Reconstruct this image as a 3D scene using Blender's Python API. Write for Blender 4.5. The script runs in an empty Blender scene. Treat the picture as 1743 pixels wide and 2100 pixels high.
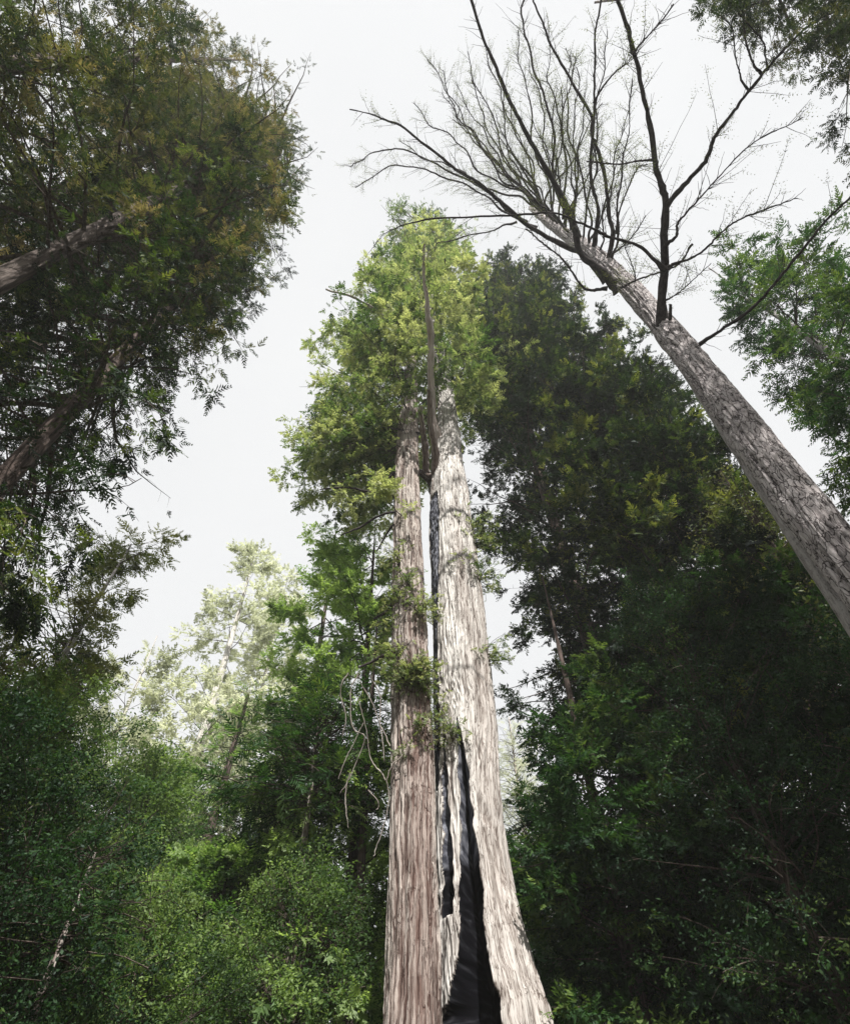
import bpy, math
import numpy as np
from mathutils import Matrix, Vector

# ------------------------------------------------------------------ camera, sky, sun, exposure
S = bpy.context.scene
COL = S.collection
F, CX, CY = 1260.0, 871.5, 1050.0          # focal length and centre, in units of a 1743 x 2100 picture
PITCH, ROLL = math.radians(53), math.radians(-1.27)
CAM = np.array([0, 0, 1.6])
_f = np.array([0, math.cos(PITCH), math.sin(PITCH)])
_u = np.array([0, -math.sin(PITCH), math.cos(PITCH)])
_r = np.array([1.0, 0, 0])
cr, sr = math.cos(ROLL), math.sin(ROLL)
RX, UX = cr * _r + sr * _u, -sr * _r + cr * _u
cam = bpy.data.objects.new('camera', bpy.data.cameras.new('camera'))
COL.objects.link(cam)
cam.data.sensor_fit = 'VERTICAL'
cam.data.sensor_height = 24
cam.data.lens = 24 * F / 2100
cam.data.clip_start, cam.data.clip_end = 0.05, 2000
cam.matrix_world = Matrix([[RX[i], UX[i], -_f[i], CAM[i]] for i in range(3)] + [[0, 0, 0, 1]])
S.camera = cam

SUN_AZ, SUN_EL = math.radians(165), math.radians(47)
w = bpy.data.worlds.new("World"); S.world = w; w.use_nodes = True
nt = w.node_tree; nt.nodes.clear()
wo = nt.nodes.new('ShaderNodeOutputWorld'); bg = nt.nodes.new('ShaderNodeBackground')
sky = nt.nodes.new('ShaderNodeTexSky'); sky.sky_type = 'NISHITA'; sky.sun_disc = False
sky.sun_elevation = SUN_EL; sky.sun_rotation = SUN_AZ
veil = nt.nodes.new('ShaderNodeMix'); veil.data_type = 'RGBA'; veil.inputs[0].default_value = 0.93
veil.inputs[7].default_value = (5.35, 5.36, 5.32, 1)           # bright thin cloud veil
nt.links.new(sky.outputs[0], veil.inputs[6]); nt.links.new(veil.outputs[2], bg.inputs[0])
bg.inputs[1].default_value = 0.1
cn = nt.nodes.new('ShaderNodeTexNoise'); cn.inputs['Scale'].default_value = 2.2; cn.inputs['Detail'].default_value = 4
tcw = nt.nodes.new('ShaderNodeTexCoord'); nt.links.new(tcw.outputs['Generated'], cn.inputs[0])
crp = nt.nodes.new('ShaderNodeMix'); crp.data_type = 'RGBA'; crp.inputs[6].default_value = (5.1, 5.14, 5.16, 1); crp.inputs[7].default_value = (5.75, 5.75, 5.7, 1)
nt.links.new(cn.outputs['Fac'], crp.inputs[0]); nt.links.new(crp.outputs[2], veil.inputs[7])
nt.links.new(bg.outputs[0], wo.inputs[0])

sl = bpy.data.lights.new('sun', 'SUN'); sl.energy = 5.0; sl.angle = math.radians(0.5); sl.color = (1, 0.96, 0.90)
sun = bpy.data.objects.new('sun', sl); COL.objects.link(sun)
sd = Vector((math.sin(SUN_AZ) * math.cos(SUN_EL), math.cos(SUN_AZ) * math.cos(SUN_EL), math.sin(SUN_EL)))
sun.rotation_euler = sd.to_track_quat('Z', 'Y').to_euler()
S.view_settings.view_transform = 'Standard'; S.view_settings.look = 'None'
S.view_settings.exposure = 0.8; S.view_settings.gamma = 1
S.render.engine = 'CYCLES'
cy = S.cycles
cy.max_bounces = 6; cy.diffuse_bounces = 3; cy.glossy_bounces = 2; cy.transmission_bounces = 3; cy.volume_bounces = 1
cy.denoising_prefilter = 'NONE'
cy.caustics_reflective = cy.caustics_refractive = False

# ------------------------------------------------------------------ maths helpers
def ray(u, v):
    x = (np.asarray(u, float) - CX) / F; y = -(np.asarray(v, float) - CY) / F
    return _f + x[..., None] * RX + y[..., None] * UX
def project(P):
    d = P - CAM
    z = d @ _f
    zz = np.where(z > 0.1, z, 0.1)
    return CX + F * (d @ RX) / zz, CY - F * (d @ UX) / zz, z
def at(u, v, dist):
    """point seen at (u,v) at a horizontal distance from the camera"""
    d = ray(np.array(u), np.array(v)); h = np.hypot(d[..., 0], d[..., 1])
    return CAM + d * (dist / h)[..., None]
def nrm(a): return a / np.maximum(np.linalg.norm(a, axis=-1, keepdims=True), 1e-9)
def smooth(a, b, x):
    t = np.clip((x - a) / (b - a), 0, 1); return t * t * (3 - 2 * t)
def inpoly(poly, u, v):
    p = np.array(poly, float); n = len(p); ins = np.zeros(u.shape, bool); j = n - 1
    for i in range(n):
        xi, yi = p[i]; xj, yj = p[j]
        if yi != yj:
            ins ^= ((yi > v) != (yj > v)) & (u < (xj - xi) * (v - yi) / (yj - yi) + xi)
        j = i
    return ins
def vnoise(P, seed=0):
    """smooth 3D value noise 0..1"""
    i = np.floor(P).astype(np.int64); f = P - i; f = f * f * (3 - 2 * f); out = 0
    for dx in (0, 1):
        for dy in (0, 1):
            for dz in (0, 1):
                h = (i[..., 0] + dx) * 374761393 + (i[..., 1] + dy) * 668265263 + (i[..., 2] + dz) * 2147483647 + seed * 974711
                h = (h ^ (h >> 13)) * 1274126177; h = (h ^ (h >> 16)) & 0xFFFF
                out = out + h / 65535.0 * (f[..., 0] if dx else 1 - f[..., 0]) * (f[..., 1] if dy else 1 - f[..., 1]) * (f[..., 2] if dz else 1 - f[..., 2])
    return out
def smoothpath(P, n):
    P = np.asarray(P, float)
    if len(P) > 2:
        Q = np.vstack([2 * P[0] - P[1], P, 2 * P[-1] - P[-2]])
    else:
        Q = np.vstack([2 * P[0] - P[1], P, 2 * P[1] - P[0]])
    s = np.linspace(0, len(P) - 1 - 1e-6, n); k = s.astype(int); t = (s - k)[:, None]
    a, b, c, d = Q[k], Q[k + 1], Q[k + 2], Q[k + 3]
    return 0.5 * (2 * b + (c - a) * t + (2 * a - 5 * b + 4 * c - d) * t ** 2 + (3 * b - a - 3 * c + d) * t ** 3)

# ------------------------------------------------------------------ mesh helpers
class Geo:
    def __init__(self): self.v = []; self.f = []; self.m = []; self.t = []; self.n = 0; self.s = []; self.q = []; self.hasq = False
    def add(self, v, f, mat=0, tone=0.5, smooth=False):
        v = np.asarray(v, np.float32).reshape(-1, 3); f = np.asarray(f, np.int64).reshape(-1, 3)
        self.v.append(v); self.f.append(f + self.n); self.n += len(v)
        self.m.append(np.full(len(f), mat, np.int32)); self.s.append(np.full(len(f), smooth, bool))
        fib = None
        if isinstance(tone, tuple): tone, fib = tone
        self.q.append(np.zeros((len(v), 3)) if fib is None else fib); self.hasq |= fib is not None
        self.t.append(np.broadcast_to(np.asarray(tone, np.float32), (len(v),)).copy())
    def build(self, name, mats, parent=None, origin=None):
        v = np.concatenate(self.v); f = np.concatenate(self.f)
        o3 = np.array(parent.location if parent else (origin if origin is not None else (0, 0, 0)))
        v = v - o3
        me = bpy.data.meshes.new(name)
        me.vertices.add(len(v)); me.vertices.foreach_set('co', v.astype(np.float32).ravel())
        me.loops.add(len(f) * 3); me.loops.foreach_set('vertex_index', f.astype(np.int32).ravel())
        me.polygons.add(len(f)); me.polygons.foreach_set('loop_start', (np.arange(len(f)) * 3).astype(np.int32))
        for m in mats: me.materials.append(m)
        me.polygons.foreach_set('material_index', np.concatenate(self.m))
        me.polygons.foreach_set('use_smooth', np.concatenate(self.s))
        a = me.attributes.new('tone', 'FLOAT', 'POINT'); a.data.foreach_set('value', np.concatenate(self.t))
        if self.hasq:
            b = me.attributes.new('fibre', 'FLOAT_VECTOR', 'POINT'); b.data.foreach_set('vector', np.concatenate(self.q).astype(np.float32).ravel())
        me.update(calc_edges=True)
        o = bpy.data.objects.new(name, me); COL.objects.link(o)
        if parent: o.parent = parent
        elif origin is not None: o.location = origin
        return o

def grid_faces(a, b, wrap=True):
    """a rows, b columns (wrapped)"""
    i = np.arange(a - 1)[:, None] * b; j = np.arange(b if wrap else b - 1)[None, :]; k = (j + 1) % b
    p, q, r, s = i + j, i + k, i + b + k, i + b + j
    return np.stack([np.stack([p, q, r], -1), np.stack([p, r, s], -1)], 2).reshape(-1, 3)

def tubes(P, R, sides=4):
    """P (N,K,3) R (N,K) -> verts, faces of N tubes"""
    N, K = R.shape
    T = np.gradient(P, axis=1); T = nrm(T)
    ref = np.where(np.abs(T[..., 2:3]) > 0.9, np.array([1.0, 0, 0]), np.array([0, 0, 1.0]))
    A = nrm(np.cross(T, ref)); B = np.cross(T, A)
    th = np.arange(sides) / sides * 2 * np.pi
    V = P[:, :, None, :] + R[:, :, None, None] * (np.cos(th)[:, None] * A[:, :, None, :] + np.sin(th)[:, None] * B[:, :, None, :])
    f = grid_faces(K, sides)
    f = (f[None] + (np.arange(N) * K * sides)[:, None, None]).reshape(-1, 3)
    return V.reshape(-1, 3), f

def bark_tube(P, R, nseg, seed, amp, flute=0.0, shape=None, lump=0.0):
    """a trunk or thick limb with fibrous ridges; P (n,3), R (n,); shape(th, k)->(radius factor, tone)"""
    rng = np.random.default_rng(seed); n = len(P)
    T = nrm(np.gradient(P, axis=0)); A = np.empty_like(T)
    a0 = np.array([1.0, 0, 0]) if abs(T[0, 0]) < .8 else np.array([0, 0, 1.0]); A[0] = nrm(a0 - T[0] * (a0 @ T[0]))
    for i_ in range(1, n): A[i_] = nrm(A[i_ - 1] - T[i_] * (A[i_ - 1] @ T[i_]))
    B = np.cross(T, A)
    th = np.arange(nseg) / nseg * 2 * np.pi
    s = np.concatenate([[0], np.cumsum(np.linalg.norm(np.diff(P, axis=0), axis=1))])
    TH, SS = np.meshgrid(th, s)
    RR = np.repeat(R[:, None], nseg, 1)
    q = np.stack([np.cos(TH) * RR * 1.0, np.sin(TH) * RR * 1.0, SS], -1)
    warp = (vnoise(q * [1.2, 1.2, .5], seed) - .5) * 1.2
    r1 = 1 - np.abs(2 * vnoise((q + warp[..., None] * [.5, .5, 0]) * [9, 9, .32], seed + 1) - 1)
    r2 = 1 - np.abs(2 * vnoise((q + warp[..., None] * [.2, .2, 0]) * [21, 21, .75], seed + 2) - 1)
    r3 = vnoise(q * [2.2, 2.2, .5], seed + 3)
    hgt = (r1 ** 1.5 * .75 + r2 * .45 + r3 * .6) - .8
    rad = RR + amp * hgt * 1.6
    if lump: rad = rad * (1 + lump * ((vnoise(q * .55, seed + 7) - .5) * 2 + (vnoise(q * 1.7, seed + 8) - .5)))
    if flute:
        base = np.exp(-SS / 5)
        rad = rad * (1 + flute * base * (np.sin(TH * 5 + seed) * .5 + np.sin(TH * 8 + 2 * seed) * .3))
    tone = np.clip(r1 * .5 + r2 * .5, 0, 1)
    if shape is not None:
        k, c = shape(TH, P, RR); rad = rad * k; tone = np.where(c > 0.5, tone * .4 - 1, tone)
    V = P[:, None] + rad[..., None] * (np.cos(TH)[..., None] * A[:, None] + np.sin(TH)[..., None] * B[:, None])
    rb = np.sqrt(RR * np.median(R)) + .02
    fib = np.stack([np.cos(TH) * rb, np.sin(TH) * rb, SS], -1).reshape(-1, 3)
    return V.reshape(-1, 3), grid_faces(n, nseg), (tone.ravel(), fib)

# foliage templates: (T,3,3) triangles, x along the twig, z up
def tpl_spray(T, ln, wd, seed, ang=52, lift=.25):
    r = np.random.default_rng(seed); out = []
    for k in range(T):
        s = (k // 2 + .6) / (T / 2); sg = 1 if k % 2 else -1
        l = ln * (1.1 - .75 * s) * r.uniform(.8, 1.2); a = math.radians(ang - 22 * s + r.uniform(-10, 10)) * sg
        p = np.array([s, 0, 0]); d = np.array([math.cos(a), math.sin(a), r.uniform(-lift, lift * .6)])
        n = np.array([-math.sin(a), math.cos(a), r.uniform(-.8, .8)]) * wd * .5
        out.append([p - n * .7, p + n * .7, p + d * l] if r.random() < .5 else [p, p + d * l * .6 + n, p + d * l])
    return np.array(out)
def tpl_leafy(T, sz, seed):
    r = np.random.default_rng(seed); out = []
    for k in range(T):
        p = np.array([r.uniform(0, 1), r.uniform(-.42, .42), r.uniform(-.3, .3)])
        d = nrm(np.array([r.uniform(-.2, 1), r.uniform(-1, 1), r.uniform(-.8, .3)])) * sz * r.uniform(.7, 1.3)
        n = nrm(np.cross(d, r.normal(size=3))) * sz * .24
        out.append([p, p + d * .5 + n, p + d]); out.append([p, p + d, p + d * .5 - n])
    return np.array(out)
TPL = {'spray': [tpl_spray(16, .42, .10, s) for s in range(3)],
       'fine': [tpl_spray(14, .34, .07, s + 10) for s in range(3)],
       'clump': [tpl_spray(12, .44, .26, s + 20, 58, .7) for s in range(3)],
       'flat': [tpl_spray(12, .40, .17, s + 50, 50, .3) for s in range(3)],
       'leafy': [tpl_leafy(9, .26, s + 30) for s in range(3)],
       'sparse': [tpl_spray(7, .20, .07, s + 40, 55, .5) for s in range(3)]}

def place(geo, kind, P, D, U, size, tone, mat=1):
    """copies of a leaf spray at P with forward D, up U"""
    D = nrm(D); Y = nrm(np.cross(U, D)); Z = np.cross(D, Y)
    M = np.stack([D, Y, Z], 1) * size[:, None, None]           # rows are axes
    var = np.arange(len(P)) % 3
    for k in range(3):
        s = var == k
        if not s.any(): continue
        t = TPL[kind][k]
        V = np.einsum('tvi,nij->ntvj', t, M[s]) + P[s][:, None, None, :]
        n = V.shape[0] * V.shape[1]
        geo.add(V.reshape(-1, 3), np.arange(n * 3).reshape(-1, 3), mat, np.repeat(tone[s], t.shape[0] * 3))

def grow(geo, ax, z0, z1, n, L, prof, elev, droop, seed, poly=None, foliage='spray', size=.6, tw=1.1, tsp=.45, ssp=.3,
         gap=.36, gapscale=.55, lrad=.015, tone=(.15, .75), tipgold=0, azw=None, hang=.25, tmin=.12, up=0.0, rmin=.0, zpow=1.0,
         keep=None, flat=True, barefrac=.0, jit=16, tvar=.13, tuft=0, tr=.4, tp=1.5, rag=.18):
    """limbs, twigs and leaf sprays of one crown, all of them real geometry round the trunk axis ax(z)"""
    rng = np.random.default_rng(seed); K = 9
    zt = np.sort(rng.random(n)) ** zpow; z = z0 + (z1 - z0) * zt
    az = np.arange(n) * 2.39996 + rng.normal(0, .4, n)
    if azw is not None: az = azw[0] + rng.normal(0, azw[1], n)
    Ls = L * prof(zt) * rng.uniform(.65, 1.12, n) + .25
    e0 = elev(zt) + rng.normal(0, .12, n)
    def path(Ls):
        s = np.linspace(0, 1, K); e = e0[:, None] - droop * s + up * s ** 2
        wob = np.cumsum(r1 * .15, axis=1); e = e + np.cumsum(r1[:, ::-1] * .09, axis=1); a = az[:, None] + wob
        d = np.stack([np.sin(a) * np.cos(e), np.cos(a) * np.cos(e), np.sin(e)], -1)
        st = d * (Ls / (K - 1))[:, None, None]
        P = np.cumsum(st, axis=1) - st
        return P + ax(z)[:, None, :]
    r1 = rng.normal(0, 1, (n, K))
    P = path(Ls)
    if poly is not None:
        u, v, dep = project(P); jr = rng.normal(0, 1, (2, n, 1)) * np.where(rng.random(n) < .12, jit * 3.4, jit)[None, :, None]
        ins = inpoly(poly, u + jr[0], v + jr[1]) & (dep > 0.5)
        first = np.where(ins.all(1), K, np.argmin(ins, 1)); first = np.where(~ins[:, 0], 0, first)
        tmax = np.minimum(1, first / (K - 1.0)) * (1.05 - rag * rng.random(n) ** .8 * 1.6)
        tmax = np.where(first >= K, 1, tmax); ok = tmax > tmin
    else: tmax = np.ones(n); ok = np.ones(n, bool)
    if keep is not None: ok &= keep(P)
    Ls = Ls * tmax; P = path(Ls)[ok]; Ls = Ls[ok]; zt = zt[ok]; n = len(Ls)
    if n == 0: return
    lt = rng.normal(0, tvar, n)
    R = np.maximum(.008, lrad * Ls[:, None] ** .8 * (1 - np.linspace(0, .92, K)))
    V, f = tubes(P, R, 4); geo.add(V, f, 0, .4)
    # twigs
    m = np.maximum(2, (Ls / tsp).astype(int)); li = np.repeat(np.arange(n), m)
    s = rng.uniform(.12, 1, len(li)) if not len(li) == 0 else np.zeros(0)
    x = s * (K - 1); k = np.minimum(x.astype(int), K - 2); t = (x - k)[:, None]
    base = P[li, k] * (1 - t) + P[li, k + 1] * t; tan = nrm(P[li, k + 1] - P[li, k])
    UP = np.array([0, 0, 1.0]); side = nrm(np.cross(tan, UP)) * np.where(rng.random(len(li)) < .5, 1, -1)[:, None]
    a = rng.uniform(.5, 1.2, len(li))[:, None]
    if not flat: side = nrm(side + rng.normal(0, .8, side.shape))
    d = nrm(tan * np.cos(a) + side * np.sin(a) + UP * rng.normal(-.05, .16, (len(li), 1)))
    tl = tw * (.35 + .65 * (1 - s)) * rng.uniform(.5, 1.25, len(li)) * np.minimum(1.3, (Ls[li] / 3.0) ** .5)
    K2 = 4; q = np.linspace(0, 1, K2)
    TP = base[:, None] + d[:, None] * (tl[:, None] * q)[..., None] - UP * (hang * tl[:, None] * q ** 2)[..., None]
    V, f = tubes(TP, np.maximum(.004, .011 * tl[:, None] ** .5 * (1 - .8 * q)), 3); geo.add(V, f, 0, .4)
    # sprays: on twigs and along the outer limb
    c = np.maximum(1, (tl / ssp).astype(int)) if not tuft else np.maximum(3, (tuft * rng.uniform(.5, 1.4, len(tl))).astype(int)); ti = np.repeat(np.arange(len(tl)), c)
    lt = lt[li][ti]; tvv = rng.random(len(tl))[ti]; s2 = rng.uniform(.1, 1, len(ti)); x = s2 * (K2 - 1); k = np.minimum(x.astype(int), K2 - 2); t = (x - k)[:, None]
    SP = TP[ti, k] * (1 - t) + TP[ti, k + 1] * t
    SD = d[ti] + rng.normal(0, .45, (len(ti), 3)) - UP * hang
    if tuft:      # sprays gathered into puffs at the twig ends, pointing up and outwards
        q3 = rng.normal(0, 1, (len(ti), 3)); q3 = nrm(q3) * rng.uniform(.2, 1, (len(ti), 1)) ** .6; q3[:, 2] = q3[:, 2] * .6
        wgt = (rng.random((len(ti), 1)) < .72)
        SP = np.where(wgt, TP[ti, -1] + q3 * (tr * rng.uniform(.6, 1.3, len(tl)))[ti][:, None], SP)
        SD = np.where(wgt, q3 + d[ti] * .35 + UP * (.25 - hang) + rng.normal(0, .25, q3.shape), SD)
    lim = s[ti]; zz = zt[li][ti]
    nz = vnoise(SP * gapscale, seed) * .65 + vnoise(SP * gapscale * 2.7, seed + 5) * .35
    okk = nz > gap
    okk &= rng.random(len(ti)) > barefrac
    SP, SD, lim, nz, zz, lt, tvv = SP[okk], SD[okk], lim[okk], nz[okk], zz[okk], lt[okk], tvv[okk]
    UU = UP + rng.normal(0, .35, SP.shape)
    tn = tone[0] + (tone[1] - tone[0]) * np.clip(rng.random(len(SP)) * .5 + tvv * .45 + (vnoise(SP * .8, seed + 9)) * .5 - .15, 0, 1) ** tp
    tn = np.clip(tn + lt + tipgold * smooth(.45, 1, lim) * smooth(.2, .8, zz), 0, 1)  # golden growth, with lit boughs and sunlit crown tops put into the tone
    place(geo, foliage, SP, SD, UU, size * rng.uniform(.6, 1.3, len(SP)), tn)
    return len(SP)

# ------------------------------------------------------------------ materials
def newmat(name):
    m = bpy.data.materials.new(name); m.use_nodes = True; m.node_tree.nodes.clear(); return m, m.node_tree.nodes, m.node_tree.links
def ramp(N, stops):
    r = N.new('ShaderNodeValToRGB'); e = r.color_ramp.elements
    while len(e) < len(stops): e.new(.5)
    for i, (p, c) in enumerate(stops): e[i].position = p; e[i].color = (*c, 1)
    return r
def leaf_mat(name, stops, trans=.35, gloss=.03, tcol=1.6, tb=.6):
    m, N, Lk = newmat(name); out = N.new('ShaderNodeOutputMaterial')
    at_ = N.new('ShaderNodeAttribute'); at_.attribute_name = 'tone'
    r = ramp(N, stops); Lk.new(at_.outputs['Fac'], r.inputs[0])
    df = N.new('ShaderNodeBsdfDiffuse'); tr = N.new('ShaderNodeBsdfTranslucent'); gl = N.new('ShaderNodeBsdfGlossy')
    gl.inputs['Roughness'].default_value = .6; gl.inputs['Color'].default_value = (.8, .85, .9, 1)
    mul = N.new('ShaderNodeMix'); mul.data_type = 'RGBA'; mul.blend_type = 'MULTIPLY'; mul.inputs[0].default_value = 1
    mul.inputs[7].default_value = (tcol * 1.05, tcol * 1.1, tcol * tb, 1)
    Lk.new(r.outputs[0], df.inputs[0]); Lk.new(r.outputs[0], mul.inputs[6]); Lk.new(mul.outputs[2], tr.inputs[0])
    a = N.new('ShaderNodeMixShader'); a.inputs[0].default_value = trans; Lk.new(df.outputs[0], a.inputs[1]); Lk.new(tr.outputs[0], a.inputs[2])
    b = N.new('ShaderNodeMixShader'); b.inputs[0].default_value = gloss; Lk.new(a.outputs[0], b.inputs[1]); Lk.new(gl.outputs[0], b.inputs[2])
    Lk.new(b.outputs[0], out.inputs[0]); return m
def bark_mat(name, dark, mid, light, stretch=.09, scale=9.0, char_shade=False, plates=False, bump=.6, patch=(.5, .5, .5), pf=0.0, con=1.9, tonew=.55, crack=.35, zlit=9.2, objco=False):
    m, N, Lk = newmat(name); out = N.new('ShaderNodeOutputMaterial')
    tc = N.new('ShaderNodeTexCoord'); mp = N.new('ShaderNodeMapping'); mp.inputs['Scale'].default_value = (1, 1, stretch)
    fa = N.new('ShaderNodeAttribute'); fa.attribute_name = 'fibre'; co = tc.outputs['Object'] if objco else fa.outputs['Vector']
    wn = N.new('ShaderNodeTexNoise'); wn.inputs['Scale'].default_value = .9; wn.inputs['Detail'].default_value = 3; Lk.new(co, wn.inputs[0])
    ws = N.new('ShaderNodeVectorMath'); ws.operation = 'SUBTRACT'; ws.inputs[1].default_value = (.5, .5, .5); Lk.new(wn.outputs['Color'], ws.inputs[0])
    wm = N.new('ShaderNodeVectorMath'); wm.operation = 'MULTIPLY_ADD'; wm.inputs[1].default_value = (.22, .22, .7); Lk.new(ws.outputs[0], wm.inputs[0]); Lk.new(co, wm.inputs[2]); co = wm.outputs[0]
    Lk.new(co, mp.inputs[0])
    n1 = N.new('ShaderNodeTexNoise'); n1.inputs['Scale'].default_value = scale; n1.inputs['Detail'].default_value = 8; n1.inputs['Roughness'].default_value = .65
    n1.inputs['Distortion'].default_value = .35
    Lk.new(mp.outputs[0], n1.inputs[0])
    at_ = N.new('ShaderNodeAttribute'); at_.attribute_name = 'tone'
    clampn = N.new('ShaderNodeClamp'); Lk.new(at_.outputs['Fac'], clampn.inputs[0])
    mx = N.new('ShaderNodeMath'); mx.operation = 'MULTIPLY_ADD'; mx.inputs[1].default_value = tonew
    Lk.new(clampn.outputs[0], mx.inputs[0])
    sub = N.new('ShaderNodeMath'); sub.operation = 'MULTIPLY_ADD'; sub.inputs[1].default_value = con; sub.inputs[2].default_value = .5 - .5 * con - .5 * tonew
    nk = N.new('ShaderNodeTexNoise'); nk.inputs['Scale'].default_value = scale * 1.15; nk.inputs['Detail'].default_value = 5; nk.inputs['Roughness'].default_value = .55
    mpk = N.new('ShaderNodeMapping'); mpk.inputs['Scale'].default_value = (1, 1, stretch * .75); mpk.inputs['Location'].default_value = (3, 7, 1); Lk.new(co, mpk.inputs[0]); Lk.new(mpk.outputs[0], nk.inputs[0])
    ck = N.new('ShaderNodeMath'); ck.operation = 'SUBTRACT'; ck.inputs[1].default_value = .5; Lk.new(nk.outputs['Fac'], ck.inputs[0])
    ca = N.new('ShaderNodeMath'); ca.operation = 'ABSOLUTE'; Lk.new(ck.outputs[0], ca.inputs[0])
    cm = N.new('ShaderNodeMapRange'); cm.inputs[1].default_value = .0; cm.inputs[2].default_value = .028; cm.inputs[3].default_value = -crack; cm.inputs[4].default_value = 0; Lk.new(ca.outputs[0], cm.inputs[0])
    cadd = N.new('ShaderNodeMath'); cadd.operation = 'ADD'
    hsrc = n1.outputs['Fac']
    if plates:
        vo = N.new('ShaderNodeTexVoronoi'); vo.feature = 'DISTANCE_TO_EDGE'; vo.inputs['Scale'].default_value = 7.5
        mp2 = N.new('ShaderNodeMapping'); mp2.inputs['Scale'].default_value = (1.3, 1.3, .42); Lk.new(co, mp2.inputs[0])
        n3 = N.new('ShaderNodeTexNoise'); n3.inputs['Scale'].default_value = 5; n3.inputs['Detail'].default_value = 4; Lk.new(mp2.outputs[0], n3.inputs[0])
        addv = N.new('ShaderNodeMix'); addv.data_type = 'VECTOR'; addv.inputs[0].default_value = .22
        Lk.new(mp2.outputs[0], addv.inputs[4]); Lk.new(n3.outputs['Color'], addv.inputs[5]); Lk.new(addv.outputs[1], vo.inputs[0])
        pr = N.new('ShaderNodeMapRange'); pr.inputs[1].default_value = 0; pr.inputs[2].default_value = .075; Lk.new(vo.outputs['Distance'], pr.inputs[0])
        ad = N.new('ShaderNodeMath'); ad.operation = 'MULTIPLY'; Lk.new(pr.outputs[0], ad.inputs[0]); Lk.new(n1.outputs['Fac'], ad.inputs[1])
        ad2 = N.new('ShaderNodeMath'); ad2.operation = 'MULTIPLY_ADD'; ad2.inputs[1].default_value = .6
        hl = N.new('ShaderNodeMath'); hl.operation = 'MULTIPLY'; hl.inputs[1].default_value = .42; Lk.new(n1.outputs['Fac'], hl.inputs[0])
        Lk.new(ad.outputs[0], ad2.inputs[0]); Lk.new(hl.outputs[0], ad2.inputs[2]); hsrc = ad2.outputs[0]
    Lk.new(hsrc, sub.inputs[0]); Lk.new(sub.outputs[0], mx.inputs[2]); Lk.new(mx.outputs[0], cadd.inputs[0]); Lk.new(cm.outputs[0], cadd.inputs[1])
    r = ramp(N, [(.12, dark), (.42, mid), (.75, light)]); Lk.new(cadd.outputs[0], r.inputs[0])
    n2 = N.new('ShaderNodeTexNoise'); n2.inputs['Scale'].default_value = .9; n2.inputs['Detail'].default_value = 5; Lk.new(mp.outputs[0], n2.inputs[0])
    mixc = N.new('ShaderNodeMix'); mixc.data_type = 'RGBA'; mixc.blend_type = 'MIX'
    mr = N.new('ShaderNodeMapRange'); mr.inputs[1].default_value = .42; mr.inputs[2].default_value = .62; mr.inputs[4].default_value = pf
    Lk.new(n2.outputs['Fac'], mr.inputs[0]); Lk.new(mr.outputs[0], mixc.inputs[0]); Lk.new(r.outputs[0], mixc.inputs[6]); mixc.inputs[7].default_value = (*patch, 1)
    colour = mixc.outputs[2]
    bs = N.new('ShaderNodeBsdfPrincipled'); bs.inputs['Roughness'].default_value = .85; bs.inputs['Specular IOR Level'].default_value = .03 if char_shade else .2
    if char_shade:
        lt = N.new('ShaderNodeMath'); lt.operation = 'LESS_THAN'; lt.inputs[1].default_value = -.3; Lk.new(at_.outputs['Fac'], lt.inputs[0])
        c_shade = ramp(N, [(.38, (.002, .002, .003)), (.54, (.006, .006, .008)), (.74, (.035, .036, .042))])
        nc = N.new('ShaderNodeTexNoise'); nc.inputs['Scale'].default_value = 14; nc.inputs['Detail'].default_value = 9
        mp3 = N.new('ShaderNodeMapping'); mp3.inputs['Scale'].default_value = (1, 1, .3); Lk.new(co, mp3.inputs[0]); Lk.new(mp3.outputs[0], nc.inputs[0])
        Lk.new(nc.outputs['Fac'], c_shade.inputs[0])
        c_lit = ramp(N, [(.36, (.03, .032, .042)), (.52, (.12, .125, .15)), (.7, (.30, .31, .35))]); Lk.new(nc.outputs['Fac'], c_lit.inputs[0])
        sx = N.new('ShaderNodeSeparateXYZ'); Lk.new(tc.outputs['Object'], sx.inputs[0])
        zr = N.new('ShaderNodeMapRange'); zr.inputs[1].default_value = zlit - .15; zr.inputs[2].default_value = zlit + .15; Lk.new(sx.outputs[2], zr.inputs[0])  # sunlit charcoal above this height and shaded below, put into the colour
        cm2 = N.new('ShaderNodeMix'); cm2.data_type = 'RGBA'; Lk.new(zr.outputs[0], cm2.inputs[0]); Lk.new(c_shade.outputs[0], cm2.inputs[6]); Lk.new(c_lit.outputs[0], cm2.inputs[7])
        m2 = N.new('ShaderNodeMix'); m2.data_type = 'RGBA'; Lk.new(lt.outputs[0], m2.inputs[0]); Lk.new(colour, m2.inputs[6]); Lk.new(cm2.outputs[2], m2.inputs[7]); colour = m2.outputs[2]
    Lk.new(colour, bs.inputs['Base Color'])
    bp = N.new('ShaderNodeBump'); bp.inputs['Strength'].default_value = bump; bp.inputs['Distance'].default_value = .05
    if char_shade:
        hm = N.new('ShaderNodeMix'); hm.data_type = 'FLOAT'; Lk.new(lt.outputs[0], hm.inputs[0]); Lk.new(cadd.outputs[0], hm.inputs[2])
        vb = N.new('ShaderNodeTexVoronoi'); vb.feature = 'DISTANCE_TO_EDGE'; vb.inputs['Scale'].default_value = 9; Lk.new(mp3.outputs[0], vb.inputs[0])
        vm = N.new('ShaderNodeMapRange'); vm.inputs[2].default_value = .12; vm.inputs[4].default_value = 1.6; Lk.new(vb.outputs['Distance'], vm.inputs[0]); Lk.new(vm.outputs[0], hm.inputs[3])
        Lk.new(hm.outputs[0], bp.inputs['Height'])
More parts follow.
